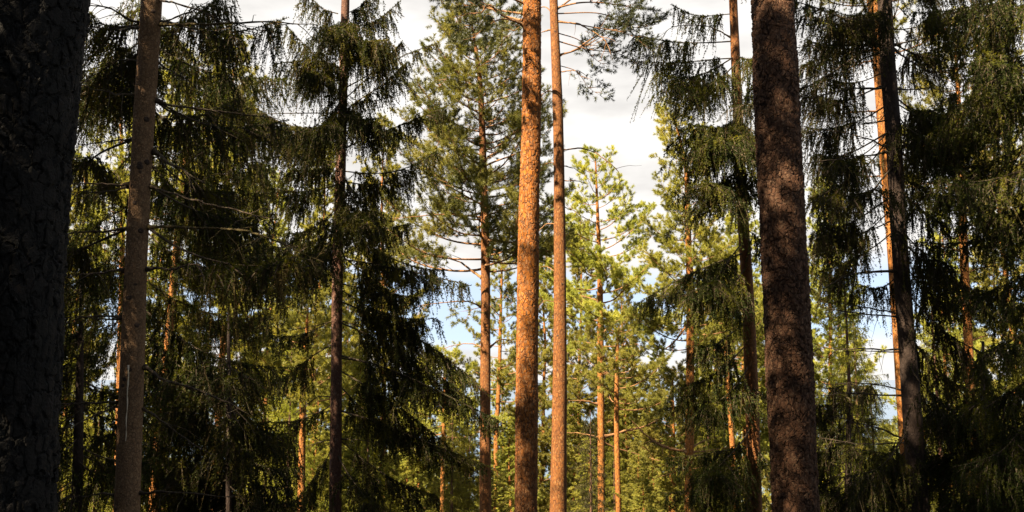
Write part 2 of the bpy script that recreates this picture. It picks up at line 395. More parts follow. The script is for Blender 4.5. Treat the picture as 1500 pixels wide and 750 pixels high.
def spruce_tree(name, label, poly, Y, H, bark, seed, zr, nb, Lr, manual=(), bare=(), bare_mat=None, az_ok=None, needle=None, sides=24, dens=1., step=.013, nl=.022, nw=.006,
                tw=1., dry=.2, knot_n=0, group=G_near, fine=None, sag=.12, hang=1.0, drop=.35, dz=.12):
    rng = np.random.default_rng(seed); nl *= 1.32; nw *= 1.2; step *= .9
    path = trunk_path(poly, Y, H); org = np.array((path[0, 0], path[0, 1], path[0, 2]))
    root = empty(name, tuple(org), label, 'spruce', group)
    tr = trunk_mesh(path, sides, dz, fine, seed, .04).build('trunk', bark, root, org)
    mb = MB()
    for i in range(nb):
        z = zr[0] + (zr[1] - zr[0]) * (i + rng.random()) / nb
        az = rng.uniform(0, 2 * math.pi)
        if az_ok is not None and not az_ok(az, z): continue
        f = (z - zr[0]) / max(H - zr[0], 1e-3)
        L = (Lr[0] + (Lr[1] - Lr[0]) * f) * rng.uniform(.7, 1.15)
        c = at_z(path, z); e = c[:3] + np.array((math.cos(az) * L, math.sin(az) * L, -drop * L * rng.uniform(.4, 1.3)))
        spruce_bough(mb, rng, c[:3], e, sag, dens * 1.0, step, nl, nw, hang, tw * 1.1, 1., dry)
    for b in manual:
        (x0, y0), (x1, y1), dY = b[:3]; kw = b[3] if len(b) > 3 else {}
        s0 = kw.pop('Y0', 0.)
        kk = dict(sag=sag, dens=dens, step=step, nl=nl, nw=nw, hang=hang, tw=tw, dry=dry); kk.update(kw); kk['dens'] *= 1.0; kk['tw'] *= 1.1
        spruce_bough(mb, rng, P(x0, y0, Y + s0), P(x1, y1, Y + dY), **kk)
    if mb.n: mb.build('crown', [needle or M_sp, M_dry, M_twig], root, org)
    for pl, r, dY, tws in bare:
        bare_branch(root, org, px_poly(pl, Y, 0, dY), r, (M_lichen if tws < 0 else bare_mat or M_twig), rng, abs(tws) + 4)
    if knot_n:
        zv = P(0, 750, Y)[2], P(0, 0, Y)[2]
        knots(tr, org, path, rng.uniform(zv[0], zv[1], knot_n), -math.pi / 2 + rng.uniform(-1.1, 1.1, knot_n), at_z(path, sum(zv) / 2)[3] * .22, rng)
    return root, path, org, tr

def pine_tree(name, label, poly, Y, H, bark, seed, crown=None, nb=40, Rr=(1.5, .4), limbs=(), limb_mat=None, sides=24, fine=None, group=G_mid, k=22, ln=.07, w=.009,
              leaf_limbs=(), needle=None, dz=.15, dens=1., knot_n=0, wob=.05):
    rng = np.random.default_rng(seed)
    path = trunk_path(poly, Y, H); org = path[0, :3].copy()
    root = empty(name, tuple(org), label, 'pine', group)
    tr = trunk_mesh(path, sides, dz, fine, seed, wob).build('trunk', bark, root, org)
    mb = MB()
    if crown:
        z0, z1 = crown
        for i in range(nb):
            f = (i + rng.random()) / nb; z = z0 + (z1 - z0) * f
            az = i * 2.4 + rng.uniform(-.5, .5); el = rng.uniform(-.2, .25) + .5 * f
            L = (Rr[0] + (Rr[1] - Rr[0]) * f) * rng.uniform(.6, 1.15)
            c = at_z(path, z)
            pine_limb(mb, rng, c[:3], np.array((math.cos(az) * math.cos(el), math.sin(az) * math.cos(el), math.sin(el))), L, True, k, ln, w, dens=dens)
        c = at_z(path, z1); pine_tufts(mb, rng, np.repeat(c[None, :3], 6, 0) + rng.normal(size=(6, 3)) * .08, unit(rng.normal(size=(6, 3)) * .5 + np.array((0, 0, 1.))), k, ln, w)
    for pl, r, dY in leaf_limbs:
        pine_limb(mb, rng, None, None, 1, True, k, ln, w, r0=r, first=.35, dens=dens, pts=px_poly(pl, Y, 0, dY))
    if mb.n: mb.build('crown', [needle or M_pi, limb_mat or M_limb], root, org)
    for pl, r, dY, tws in limbs:
        bare_branch(root, org, px_poly(pl, Y, 0, dY), r, limb_mat or M_limb, rng, tws, tw_len=.35)
    if knot_n:
        zv = P(0, 750, Y)[2], P(0, 0, Y)[2]
        knots(tr, org, path, rng.uniform(zv[0], zv[1], knot_n), -math.pi / 2 + rng.uniform(-1.2, 1.2, knot_n), at_z(path, sum(zv) / 2)[3] * .15, rng)
    return root, path, org, tr

# ---- the two old pines near the camera
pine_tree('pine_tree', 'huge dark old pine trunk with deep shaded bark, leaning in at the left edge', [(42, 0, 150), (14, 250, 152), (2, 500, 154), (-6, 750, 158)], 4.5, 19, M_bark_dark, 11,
          crown=(4.9, 18.6), nb=84, Rr=(2.6, .8), sides=150, fine=(-1.1, 2.6, .010), group=G_near, needle=M_pid, dens=.8, k=16, w=.016, ln=.09)  # unseen crown brought down low and thickened to shade the other near trunks
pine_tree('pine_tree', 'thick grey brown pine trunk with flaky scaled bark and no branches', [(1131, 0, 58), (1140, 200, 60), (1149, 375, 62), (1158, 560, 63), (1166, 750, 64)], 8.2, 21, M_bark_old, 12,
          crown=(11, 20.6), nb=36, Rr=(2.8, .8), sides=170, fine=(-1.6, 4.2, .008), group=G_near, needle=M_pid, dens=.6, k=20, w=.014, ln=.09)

# ---- the pale spruce at the left, with dead side branches
bareL = [([(208, 35), (165, 15), (118, 9)], .013, -.5, 4), ([(206, 38), (180, 45), (120, 42)], .016, .5, 3), ([(203, 88), (170, 90), (110, 125)], .010, .4, 4), ([(200, 140), (160, 138), (112, 123)], .012, -.6, 4),
         ([(196, 204), (150, 210), (102, 222)], .009, .2, 3), ([(190, 270), (150, 268), (97, 270)], .013, -.3, 3), ([(189, 274), (140, 280), (95, 274)], .010, .4, 2), ([(186, 335), (140, 335), (92, 337)], .013, .1, 3),
         ([(182, 396), (130, 402), (85, 412)], .014, -.3, 3), ([(179, 465), (120, 465), (82, 480)], .012, .3, 2), ([(179, 467), (120, 463), (82, 469)], .009, -.4, 2), ([(172, 590), (120, 592), (75, 590)], .012, .3, 2),
         ([(172, 595), (130, 612), (85, 628)], .012, -.3, 2), ([(168, 725), (130, 722), (95, 724)], .010, .3, 1)]
bareR = [([(233, 36), (300, 37), (400, 34), (470, 40)], .013, -.9, -5), ([(233, 33), (270, 18), (300, 4)], .011, .4, 3), ([(231, 0), (260, 8), (330, 30), (390, 45)], .011, -.6, 4), ([(228, 147), (280, 160), (350, 170), (400, 178)], .014, .3, 5),
         ([(228, 90), (250, 104), (278, 118)], .009, .3, 3), ([(226, 222), (262, 245), (300, 268)], .017, -.4, 2), ([(219, 273), (260, 287), (330, 305), (405, 322)], .014, -.7, 5), ([(217, 333), (280, 333), (340, 342), (400, 360), (470, 388)], .015, -1.0, -8),
         ([(214, 395), (260, 394), (290, 387)], .014, -.5, 1), ([(290, 387), (298, 410), (306, 450)], .008, -.5, 2), ([(212, 538), (250, 560), (310, 580), (365, 605)], .015, -.6, 4), ([(209, 597), (240, 620), (275, 650), (310, 672)], .012, .4, 4),
         ([(205, 722), (260, 720), (340, 730)], .012, -.4, 3)]
hangers = [((228, 70), (150, 55), 1.3, dict(tw=1.3, wide=1.2)), ((228, 60), (135, 120), 1.6, dict(tw=1.3, wide=1.2)), ((205, 20), (125, 20), .9, dict(tw=1.4)), ((228, 147), (345, 150), 1.5, dict(tw=1.3)),
           ((233, 30), (420, 30), .7, dict(tw=1.5, start=.3)), ((233, 30), (330, -10), 1.6, dict(tw=1.5, start=.2)), ((217, 333), (455, 378), -.9, dict(tw=1.25, dry=.65, start=.45, wide=.8)),
           ((219, 273), (400, 318), 1.1, dict(tw=1.3, start=.3)), ((226, 222), (345, 285), 1.2, dict(tw=1.2, start=.35)), ((196, 204), (100, 225), 1.2, dict(tw=1.2, start=.3)), ((186, 335), (90, 350), 1.3, dict(tw=1.2, start=.3)),
           ((228, 147), (420, 180), .8, dict(tw=1.4, start=.4, dry=.35))]
_, path, org, tr = spruce_tree('spruce_tree', 'pale slender spruce trunk with a white resin streak and thin dead side branches', [(222, 0, 29), (210, 190, 29), (200, 375, 31), (193, 560, 34), (186, 750, 37)], 8.0, 17, M_bark_sp, 21,
            (4.2, 16.5), 40, (2.3, .5), hangers, bareL + bareR, sides=40, knot_n=30, dens=1., dry=.3, dz=.05)
mb = MB(); zz = np.linspace(P(0, 645, 8)[2], P(0, 535, 8)[2], 14); rs = []
for i, z in enumerate(zz):
    c = at_z(path, z); rs.append((c[0] + .010 + .003 * math.sin(i * 1.3), c[1] - c[3] * 1.012, z))
mb.tube(np.array(rs), np.array([.003 + .004 * (i / 13) + .0022 * math.sin(i * 2.1) for i in range(14)]), 6); mb.build('resin_streak', M_resin, tr, org)

# ---- the dark weeping spruce left of centre
man = [((503, 130), (640, 62), -.2, dict(sag=-.02, tw=.75, wide=.45, start=.3)), ((503, 165), (600, 90), 1.2, dict(sag=.02)), ((500, 150), (590, 60), .6, dict(sag=.02, wide=.6)), ((503, 40), (585, 5), .4, {}), ((500, 75), (565, 70), -.8, {}),
       ((498, 250), (640, 225), -.3, dict(tw=1.2)), ((498, 220), (655, 155), .8, dict(wide=.7, sag=.0)), ((497, 265), (610, 250), .9, dict(tw=1.2)), ((496, 320), (600, 330), -.5, dict(tw=1.2)), ((496, 330), (650, 400), .8, dict(tw=1.1, wide=.8)), ((495, 380), (690, 418), -.4, dict(tw=1.1, wide=.8, sag=-.02)),
       ((495, 370), (610, 440), -.9, dict(tw=1.1)), ((494, 420), (640, 470), -.4, dict(tw=1.2, wide=1.2)), ((494, 440), (700, 560), -.6, dict(tw=1.15, wide=1.15, sag=-.06)), ((493, 470), (690, 585), .5, dict(tw=1.2, wide=1.2, sag=-.05)), ((493, 520), (740, 620), -1.0, dict(tw=1.0, wide=.9, sag=-.05)),
       ((493, 540), (655, 650), -.4, dict(tw=1.2, wide=1.2, sag=-.03)), ((493, 560), (600, 640), .8, dict(tw=1.2, wide=1.2)), ((492, 600), (735, 690), -.5, dict(tw=.8, wide=.8, sag=-.03)), ((492, 640), (640, 730), -.3, dict(wide=1.3)), ((492, 680), (600, 760), .6, dict(wide=1.2)), ((492, 660), (540, 740), -1.2, {}),
       ((503, 100), (420, 40), .4, dict(tw=1.4)), ((503, 60), (400, 95), -.6, dict(tw=1.5)), ((500, 180), (370, 165), .4, dict(tw=1.5)), ((500, 190), (430, 185), -1.3, dict(tw=1.5)), ((499, 240), (385, 175), -.3, dict(tw=1.5, dry=.35)), ((497, 300), (420, 345), .8, dict(tw=1.3)), ((496, 350), (400, 430), .2, dict(tw=1.3)),
       ((494, 465), (400, 495), -.2, dict(tw=.9, start=.3)), ((494, 500), (400, 560), .7, {}), ((493, 590), (390, 620), -.4, {}), ((492, 640), (430, 740), -.4, dict(wide=1.3)), ((497, 300), (450, 400), -1.5, dict(wide=1.3)), ((499, 240), (540, 330), -1.6, dict(wide=1.2, tw=1.2)), ((503, 110), (470, 190), -1.6, dict(wide=1.2, tw=1.3)), ((500, 200), (330, 120), .8, dict(tw=1.5)), ((498, 270), (350, 260), .4, dict(tw=1.4)), ((496, 340), (340, 350), .9, dict(tw=1.3)), ((505, 40), (565, 60), -1., dict(wide=1.5, dens=1.3, tw=1.2)), ((504, 80), (450, 110), -1.1, dict(wide=1.5, dens=1.3, tw=1.3)), ((505, 20), (470, 40), -1.2, dict(wide=1.5, dens=1.3, tw=1.3)), ((502, 150), (560, 175), -1., dict(wide=1.4, dens=1.2)), ((497, 290), (545, 310), -1.2, dict(wide=1.4, dens=1.2)), ((498, 230), (430, 250), -.9, dict(wide=1.4, dens=1.2, tw=1.2)), ((495, 20), (440, -20), .5, dict(tw=1.4)), ((505, 20), (560, -25), .4, dict(tw=1.4))]
bareB = [([(490, 470), (460, 480), (395, 497)], .014, -.5, -2), ([(488, 580), (465, 583), (440, 602)], .013, .4, 1), ([(488, 602), (460, 606), (435, 615)], .012, -.3, 1), ([(488, 645), (465, 650), (448, 655)], .012, .4, 1), ([(498, 470), (525, 478), (560, 500)], .014, -.4, 1),
         ([(498, 525), (530, 530), (565, 555)], .012, .4, 1), ([(498, 643), (530, 645), (560, 652)], .012, -.3, 1), ([(498, 415), (530, 425), (575, 455)], .012, -.5, 1), ([(505, 165), (400, 166), (350, 170)], .010, -.4, 4)]
spruce_tree('spruce_tree', 'dark weeping spruce left of centre with long boughs drooping to the right', [(506, 0, 12), (503, 120, 13), (499, 250, 15), (495, 375, 16), (493, 500, 16), (491, 750, 18)], 15.0, 14.5, M_bark_spr, 22,
            (8, 14), 16, (1.7, .4), man, bareB, dens=.95, step=.014, nl=.026, nw=.008, dry=.15, sides=20)

# ---- the spruces at the right
manC = [((1078, 60), (925, 50), -.5, dict(tw=1.35, wide=.7, sag=-.02, start=.3)), ((1080, 85), (930, 90), .5, dict(tw=1.4, sag=.0, wide=.8)), ((1080, 80), (960, 110), -.9, dict(tw=1.3)), ((1075, 20), (985, 10), .4, dict(tw=1.3)), ((1080, 80), (1120, 75), -1., dict(tw=1.5)), ((1082, 115), (1125, 130), .8, {}),
        ((1085, 165), (1010, 185), -1.3, dict(wide=1.7, tw=1.2, dens=1.3)), ((1085, 170), (1045, 205), -1.7, dict(wide=1.6, tw=1.2, dens=1.3)), ((1085, 180), (1150, 200), -.9, dict(wide=1.3)), ((1088, 330), (1140, 370), -.6, dict(wide=1.2)),
        ((1092, 370), (930, 445), -.6, dict(wide=1.1, tw=1.1, sag=-.05)), ((1093, 390), (1000, 440), -1.1, dict(wide=1.2, tw=1.2)), ((1097, 470), (1010, 510), -.8, dict(tw=1.1, wide=1.2)), ((1098, 500), (985, 570), -.4, dict(tw=1.2, wide=1.2)), ((1099, 530), (1030, 600), -1., dict(tw=1.3, wide=1.3)),
        ((1101, 580), (965, 600), -.5, dict(tw=.8, wide=.6, sag=-.01)), ((1103, 655), (975, 672), -.3, dict(tw=1., wide=.8, sag=0)), ((1104, 670), (1030, 690), -.9, dict(tw=1.5, wide=1.2)), ((1105, 715), (970, 722), -.3, dict(tw=1.1, wide=.8, sag=0)), ((1105, 720), (1040, 760), -.9, dict(tw=1.4, wide=1.3)),
        ((1086, 230), (1030, 270), -1.5, dict(wide=1.6, dens=1.3)), ((1092, 350), (1040, 420), -1.5, dict(wide=1.5)), ((1103, 620), (1050, 700), -1.4, dict(wide=1.5, dens=1.2)), ((1080, 90), (990, 130), -1.2, dict(tw=1.3)), ((1103, 650), (1150, 690), -.5, dict(wide=1.2)), ((1100, 560), (1140, 590), -.6, {})]
spruce_tree('spruce_tree', 'drooping spruce just left of the thick grey trunk, its boughs reaching out to the left', [(1074, 0, 12), (1079, 120, 14), (1087, 300, 16), (1095, 430, 18), (1102, 600, 20), (1106, 750, 21)], 14.5, 15, M_bark_or2, 23,  # lighter slim pine bark: sunlight on this spruce trunk is in the colour
            (7.5, 14.5), 16, (1.8, .4), manC, [([(1072, 55), (1035, 38), (985, 40), (965, 60)], .012, -.4, 6), ([(1076, 130), (1068, 122), (1062, 116)], .009, -.2, 0)], dens=.95, step=.014, nl=.026, nw=.008, dry=.18, sides=20)
bareD = [([(1290, 66), (1225, 66), (1160, 74)], .015, -.5, 5), ([(1292, 75), (1245, 92), (1160, 118)], .014, .5, 5), ([(1298, 128), (1240, 130), (1165, 150)], .016, -.6, 5), ([(1303, 215), (1260, 200), (1165, 182)], .013, .5, 4), ([(1302, 222), (1230, 230), (1165, 236)], .013, -.4, 4), ([(1300, 175), (1262, 182), (1200, 175)], .010, -.5, 4),
         ([(1310, 66), (1360, 55), (1410, 48)], .012, .5, 4), ([(1310, 72), (1345, 95), (1395, 112)], .013, -.5, 4), ([(1314, 130), (1370, 130), (1400, 132)], .010, .4, 3), ([(1320, 216), (1370, 196), (1410, 184)], .014, -.4, 3), ([(1322, 225), (1350, 250), (1400, 275)], .012, .4, 3),
         ([(1320, 397), (1250, 402), (1210, 425)], .019, -.6, 3), ([(1322, 460), (1262, 450), (1210, 438)], .012, .5, 3), ([(1323, 464), (1262, 462), (1200, 450)], .012, -.3, 3), ([(1325, 512), (1260, 512), (1192, 512)], .013, .2, 4), ([(1327, 516), (1260, 516), (1240, 518)], .010, -.4, 2), ([(1328, 580), (1250, 578), (1192, 580)], .013, -.3, 4),
         ([(1328, 574), (1260, 562), (1192, 561)], .012, .4, 4), ([(1333, 645), (1280, 625), (1218, 608)], .013, -.5, 4), ([(1334, 648), (1270, 650), (1200, 640)], .011, .5, 4), ([(1300, 150), (1285, 175), (1240, 185)], .009, -.3, 3)]
manD = [((1297, 15), (1262, 5), -.9, dict(wide=1.2)), ((1293, 20), (1215, 15), .5, dict(tw=1.3)), ((1300, 40), (1370, 20), .6, dict(tw=1.5, start=.25)), ((1303, 60), (1400, 60), 1.0, dict(tw=1.5, start=.3)), ((1310, 140), (1400, 165), .9, dict(tw=1.4, wide=1.3)), ((1311, 150), (1425, 185), -.4, dict(tw=1.3, wide=1.5, dens=1.2)),
        ((1312, 165), (1390, 215), -.9, dict(tw=1.2, wide=1.5, dens=1.2)), ((1302, 190), (1225, 240), -.6, dict(tw=1.25, wide=1.3, start=.4)), ((1303, 200), (1190, 290), .8, dict(tw=1.3, wide=1.2, start=.35)), ((1303, 290), (1210, 330), -.8, dict(tw=1.2, wide=1.4)), ((1310, 300), (1240, 350), .9, dict(tw=1.2, wide=1.4)), ((1312, 320), (1190, 345), .4, dict(wide=1.3)),
        ((1315, 270), (1385, 330), -.7, dict(wide=1.3)), ((1318, 330), (1400, 395), -.6, dict(wide=1.3, tw=1.2)), ((1318, 350), (1440, 430), .8, dict(wide=1.3, tw=1.2)), ((1322, 420), (1440, 520), -.4, dict(wide=1.2, tw=1.2)), ((1325, 480), (1410, 570), .7, dict(wide=1.3)), ((1330, 560), (1440, 640), -.5, dict(wide=1.3)), ((1333, 600), (1420, 700), .8, dict(wide=1.3)),
        ((1335, 620), (1250, 700), -.6, dict(wide=1.5, tw=1.2)), ((1337, 650), (1215, 720), .8, dict(wide=1.5, tw=1.3)), ((1340, 690), (1230, 760), -.2, dict(wide=1.5, tw=1.3)), ((1342, 690), (1440, 760), .3, dict(wide=1.5)), ((1301, 100), (1220, 120), 1.0, dict(tw=1.4)), ((1305, 150), (1180, 190), 1.3, dict(tw=1.5, wide=1.1)), ((1303, 120), (1190, 140), 1.6, dict(tw=1.6)), ((1307, 190), (1200, 230), 1.7, dict(tw=1.5, wide=1.1)), ((1299, 60), (1180, 60), .8, dict(tw=1.4)), ((1296, 30), (1185, 25), -.5, dict(tw=1.3)), ((1318, 330), (1200, 400), .6, dict(wide=1.4, tw=1.2)), ((1312, 240), (1215, 290), -.9, dict(wide=1.5)), ((1312, 250), (1400, 290), .5, dict(wide=1.5, dens=1.2)), ((1309, 200), (1410, 230), .4, dict(wide=1.5, dens=1.2)), ((1320, 380), (1400, 450), .3, dict(wide=1.4)), ((1328, 520), (1390, 610), -.7, dict(wide=1.4)), ((1318, 400), (1260, 420), 1.0, dict(tw=1.2, wide=1.2))]
for b in manD:
    if b[1][0] < b[0][0] and 50 < b[0][1] < 350: b[3].setdefault('start', .38)
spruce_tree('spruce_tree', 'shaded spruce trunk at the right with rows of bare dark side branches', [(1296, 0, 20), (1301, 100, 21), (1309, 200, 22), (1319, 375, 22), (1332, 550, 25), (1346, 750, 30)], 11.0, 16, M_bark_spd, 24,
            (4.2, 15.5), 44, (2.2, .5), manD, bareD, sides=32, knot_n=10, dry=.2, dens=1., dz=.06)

# ---- spruces whose trunks stand in the foliage or beyond the frame
manE = [((218, 60), (420, 120), -.5, dict(tw=1.5)), ((216, 150), (400, 250), -.4, dict(tw=1.5, dry=.35)), ((214, 200), (390, 290), .2, dict(tw=1.5)), ((209, 300), (430, 385), .3, dict(tw=1.4)), ((200, 400), (400, 470), -.6, dict(tw=1.4)), 
        ((218, 110), (350, 130), .6, dict(tw=1.6)), ((214, 230), (330, 320), -1.1, dict(tw=1.4, dens=1.3)), ((205, 330), (340, 400), -1., dict(tw=1.4)), ((198, 440), (430, 545), -.3, dict(tw=1.2, wide=1.3)), ((196, 470), (350, 560), -1.0, dict(tw=1.3, wide=1.4)),
        ((196, 560), (430, 640), -.4, dict(wide=1.4, dens=1.2)), ((220, 90), (110, 160), -.5, dict(tw=1.5)), ((214, 200), (110, 290), -.5, dict(tw=1.4)), ((205, 330), (95, 420), -.4, dict(tw=1.3)), ((198, 450), (100, 540), -.5, dict(wide=1.3)), ((190, 640), (420, 740), .2, dict(wide=1.4)), ((196, 520), (300, 620), -1.3, dict(wide=1.5)),
        ((190, 620), (330, 730), -1.2, dict(wide=1.5, dens=1.2))]
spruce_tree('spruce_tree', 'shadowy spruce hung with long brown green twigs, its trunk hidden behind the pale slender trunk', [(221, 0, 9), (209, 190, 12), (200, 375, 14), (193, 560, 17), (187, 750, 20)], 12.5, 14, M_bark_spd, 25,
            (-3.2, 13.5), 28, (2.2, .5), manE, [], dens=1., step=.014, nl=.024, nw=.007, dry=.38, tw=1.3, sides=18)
spruce_tree('spruce_tree', 'dense black green spruce at the right edge, its boughs hanging into the frame', [(1545, 0, 24), (1560, 375, 28), (1575, 750, 34)], 10.0, 15, M_bark_spd, 26,
            (-2.0, 14.5), 66, (2.3, .5), [((1545, 100), (1390, 140), -.4, dict(tw=1.3, wide=1.5)), ((1545, 60), (1400, 95), .5, dict(tw=1.3, wide=1.5)), ((1545, 180), (1380, 250), 0, dict(tw=1.2, wide=1.5)), ((1545, 140), (1370, 190), .4, dict(tw=1.2, wide=1.5)), ((1550, 260), (1400, 330), .6, dict(wide=1.5)), ((1550, 520), (1400, 600), .2, dict(wide=1.4)), ((1550, 330), (1430, 300), -.4, dict(wide=1.)),
             ((1555, 360), (1400, 440), .3, dict(wide=1.4)), ((1560, 560), (1400, 690), -.2, dict(wide=1.5)), ((1560, 620), (1380, 740), .3, dict(wide=1.5)), ((1540, 20), (1400, 50), .2, dict(wide=1.4, tw=1.3)), ((1555, 420), (1440, 520), -.3, dict(wide=1.4))], [],
            dens=1., step=.013, nl=.023, nw=.0065, dry=.05, az_ok=lambda a, z: not (2.8 < a < 4.1 and 1.2 < z < 1.9))
spruce_tree('spruce_tree', 'young black green spruce low in the bottom left corner behind the huge dark trunk', [(120, 400, 4), (116, 600, 12), (112, 750, 17)], 10.0, P(0, 400, 10.0)[2] + .05, M_bark_spd, 27,
            (-4.2, 1.1), 80, (1.9, .25), [], [], dens=1., step=.013, nl=.023, nw=.0065, dry=.15, drop=.25)
spruce_tree('spruce_tree', 'young black green spruce at the bottom between the pale trunk and the dark weeping spruce', [(335, 440, 3), (335, 600, 7), (335, 750, 9)], 11.0, P(0, 440, 11.0)[2] + .05, M_bark_spd, 29,
            (-4.6, .3), 80, (2.0, .25), [], [], dens=1.1, step=.014, nl=.024, nw=.007, dry=.15, drop=.25)
spruce_tree('spruce_tree', 'young dark spruce at the bottom, below the dead branches of the right hand spruce', [(1243, 560, 4), (1243, 750, 12)], 12.0, P(0, 545, 12.0)[2], M_bark_spd, 28,
            (-5.0, 0.1), 70, (2.1, .3), [], [], dens=1., step=.014, nl=.024, nw=.007, dry=.15, drop=.25)
spruce_tree('spruce_tree', 'young dark spruce in the bottom right corner', [(1440, 500, 4), (1440, 750, 12)], 12.5, P(0, 500, 12.5)[2], M_bark_spd, 30,
            (-5.0, 0.3), 70, (2.0, .3), [], [], dens=1., step=.014, nl=.024, nw=.007, dry=.15, drop=.25)

# ---- the orange pines in the middle
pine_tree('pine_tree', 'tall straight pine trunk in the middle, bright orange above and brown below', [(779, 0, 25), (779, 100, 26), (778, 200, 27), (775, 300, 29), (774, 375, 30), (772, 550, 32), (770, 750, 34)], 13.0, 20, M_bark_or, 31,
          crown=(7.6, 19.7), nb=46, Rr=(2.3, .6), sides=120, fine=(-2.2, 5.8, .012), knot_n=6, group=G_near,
          limbs=[([(767, 36), (740, 24), (715, 10), (700, 20), (680, 25)], .020, -.5, 5), ([(766, 30), (735, 20), (705, 0)], .016, .6, 4)],
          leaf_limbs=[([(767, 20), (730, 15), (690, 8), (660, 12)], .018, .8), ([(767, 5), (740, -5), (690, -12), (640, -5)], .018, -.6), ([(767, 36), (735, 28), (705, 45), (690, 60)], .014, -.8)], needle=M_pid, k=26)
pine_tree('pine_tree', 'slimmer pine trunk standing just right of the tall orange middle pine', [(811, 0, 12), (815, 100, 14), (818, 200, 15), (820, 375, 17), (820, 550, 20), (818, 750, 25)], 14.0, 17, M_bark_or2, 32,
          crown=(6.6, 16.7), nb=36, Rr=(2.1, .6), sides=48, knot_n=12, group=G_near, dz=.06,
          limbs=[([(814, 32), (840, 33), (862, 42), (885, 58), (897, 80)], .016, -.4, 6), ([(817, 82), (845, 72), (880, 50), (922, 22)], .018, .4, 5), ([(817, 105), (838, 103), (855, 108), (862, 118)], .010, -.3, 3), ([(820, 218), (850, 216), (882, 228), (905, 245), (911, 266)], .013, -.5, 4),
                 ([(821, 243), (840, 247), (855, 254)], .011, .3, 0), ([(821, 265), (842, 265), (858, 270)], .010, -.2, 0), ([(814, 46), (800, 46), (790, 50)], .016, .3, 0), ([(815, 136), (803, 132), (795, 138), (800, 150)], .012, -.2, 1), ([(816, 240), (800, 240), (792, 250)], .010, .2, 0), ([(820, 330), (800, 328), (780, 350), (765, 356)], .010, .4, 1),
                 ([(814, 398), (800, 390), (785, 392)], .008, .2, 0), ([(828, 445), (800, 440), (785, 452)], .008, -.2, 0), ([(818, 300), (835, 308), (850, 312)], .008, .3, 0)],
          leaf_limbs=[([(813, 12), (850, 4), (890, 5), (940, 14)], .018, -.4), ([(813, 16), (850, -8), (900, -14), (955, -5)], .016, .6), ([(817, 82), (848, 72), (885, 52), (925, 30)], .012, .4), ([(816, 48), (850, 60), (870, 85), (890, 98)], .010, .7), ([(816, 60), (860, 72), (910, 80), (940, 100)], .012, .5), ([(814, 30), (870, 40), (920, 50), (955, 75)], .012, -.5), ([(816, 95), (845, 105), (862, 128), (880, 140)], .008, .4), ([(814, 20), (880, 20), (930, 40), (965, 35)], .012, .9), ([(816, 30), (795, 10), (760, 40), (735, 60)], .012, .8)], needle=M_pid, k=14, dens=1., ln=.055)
pine_tree('pine_tree', 'slender pine with a bushy sunlit top and curved orange limbs, left of the middle trunks', [(690, 30, 3), (700, 90, 6), (705, 150, 9), (708, 250, 11), (711, 375, 13), (711, 560, 15), (711, 750, 17)], 19.0, P(0, 22, 19)[2], M_bark_or2, 33,
          crown=(P(0, 400, 19)[2], P(0, 30, 19)[2]), nb=84, Rr=(2.4, .9), sides=24, knot_n=8, dens=1.0, needle=M_pim,
          limbs=[([(704, 243), (680, 228), (650, 212), (625, 190)], .024, -.6, 3), ([(706, 300), (690, 292), (660, 285), (625, 275)], .020, .5, 3), ([(706, 318), (660, 313), (610, 313), (570, 315)], .017, -.4, 4), ([(706, 406), (690, 396), (668, 382), (640, 376), (615, 379)], .030, .5, 3), ([(648, 378), (645, 370), (640, 362)], .010, .3, 1),
                 ([(706, 450), (685, 441), (655, 443), (620, 448), (600, 456)], .020, -.5, 3), ([(706, 508), (690, 505), (665, 508), (645, 515)], .016, .4, 3), ([(717, 508), (735, 498), (757, 503), (775, 520)], .018, .4, 2), ([(716, 445), (728, 460), (742, 470)], .014, -.4, 1), ([(716, 320), (740, 310), (770, 295)], .014, .4, 2), ([(706, 180), (735, 174), (765, 176)], .012, -.3, 3), ([(703, 190), (680, 185), (660, 190)], .010, .3, 2)],
          leaf_limbs=[([(716, 280), (745, 270), (775, 255), (800, 262)], .018, .5), ([(714, 230), (740, 215), (765, 190), (790, 180)], .018, -.5), ([(712, 190), (735, 160), (750, 120)], .016, .5), ([(716, 340), (740, 335), (768, 345)], .014, -.6), ([(704, 243), (670, 215), (630, 190), (590, 175)], .018, .7), ([(705, 300), (670, 280), (620, 250), (575, 215)], .02, -.5), ([(706, 330), (680, 345), (640, 340)], .014, -.4),
                      ([(707, 270), (670, 250), (620, 225), (590, 205)], .016, .3), ([(704, 130), (665, 110), (640, 130)], .014, -.5), ([(702, 110), (720, 80), (755, 70)], .016, -.6), ([(706, 450), (690, 455), (680, 475)], .010, -.4), ([(716, 440), (740, 436), (765, 440)], .012, .4)])
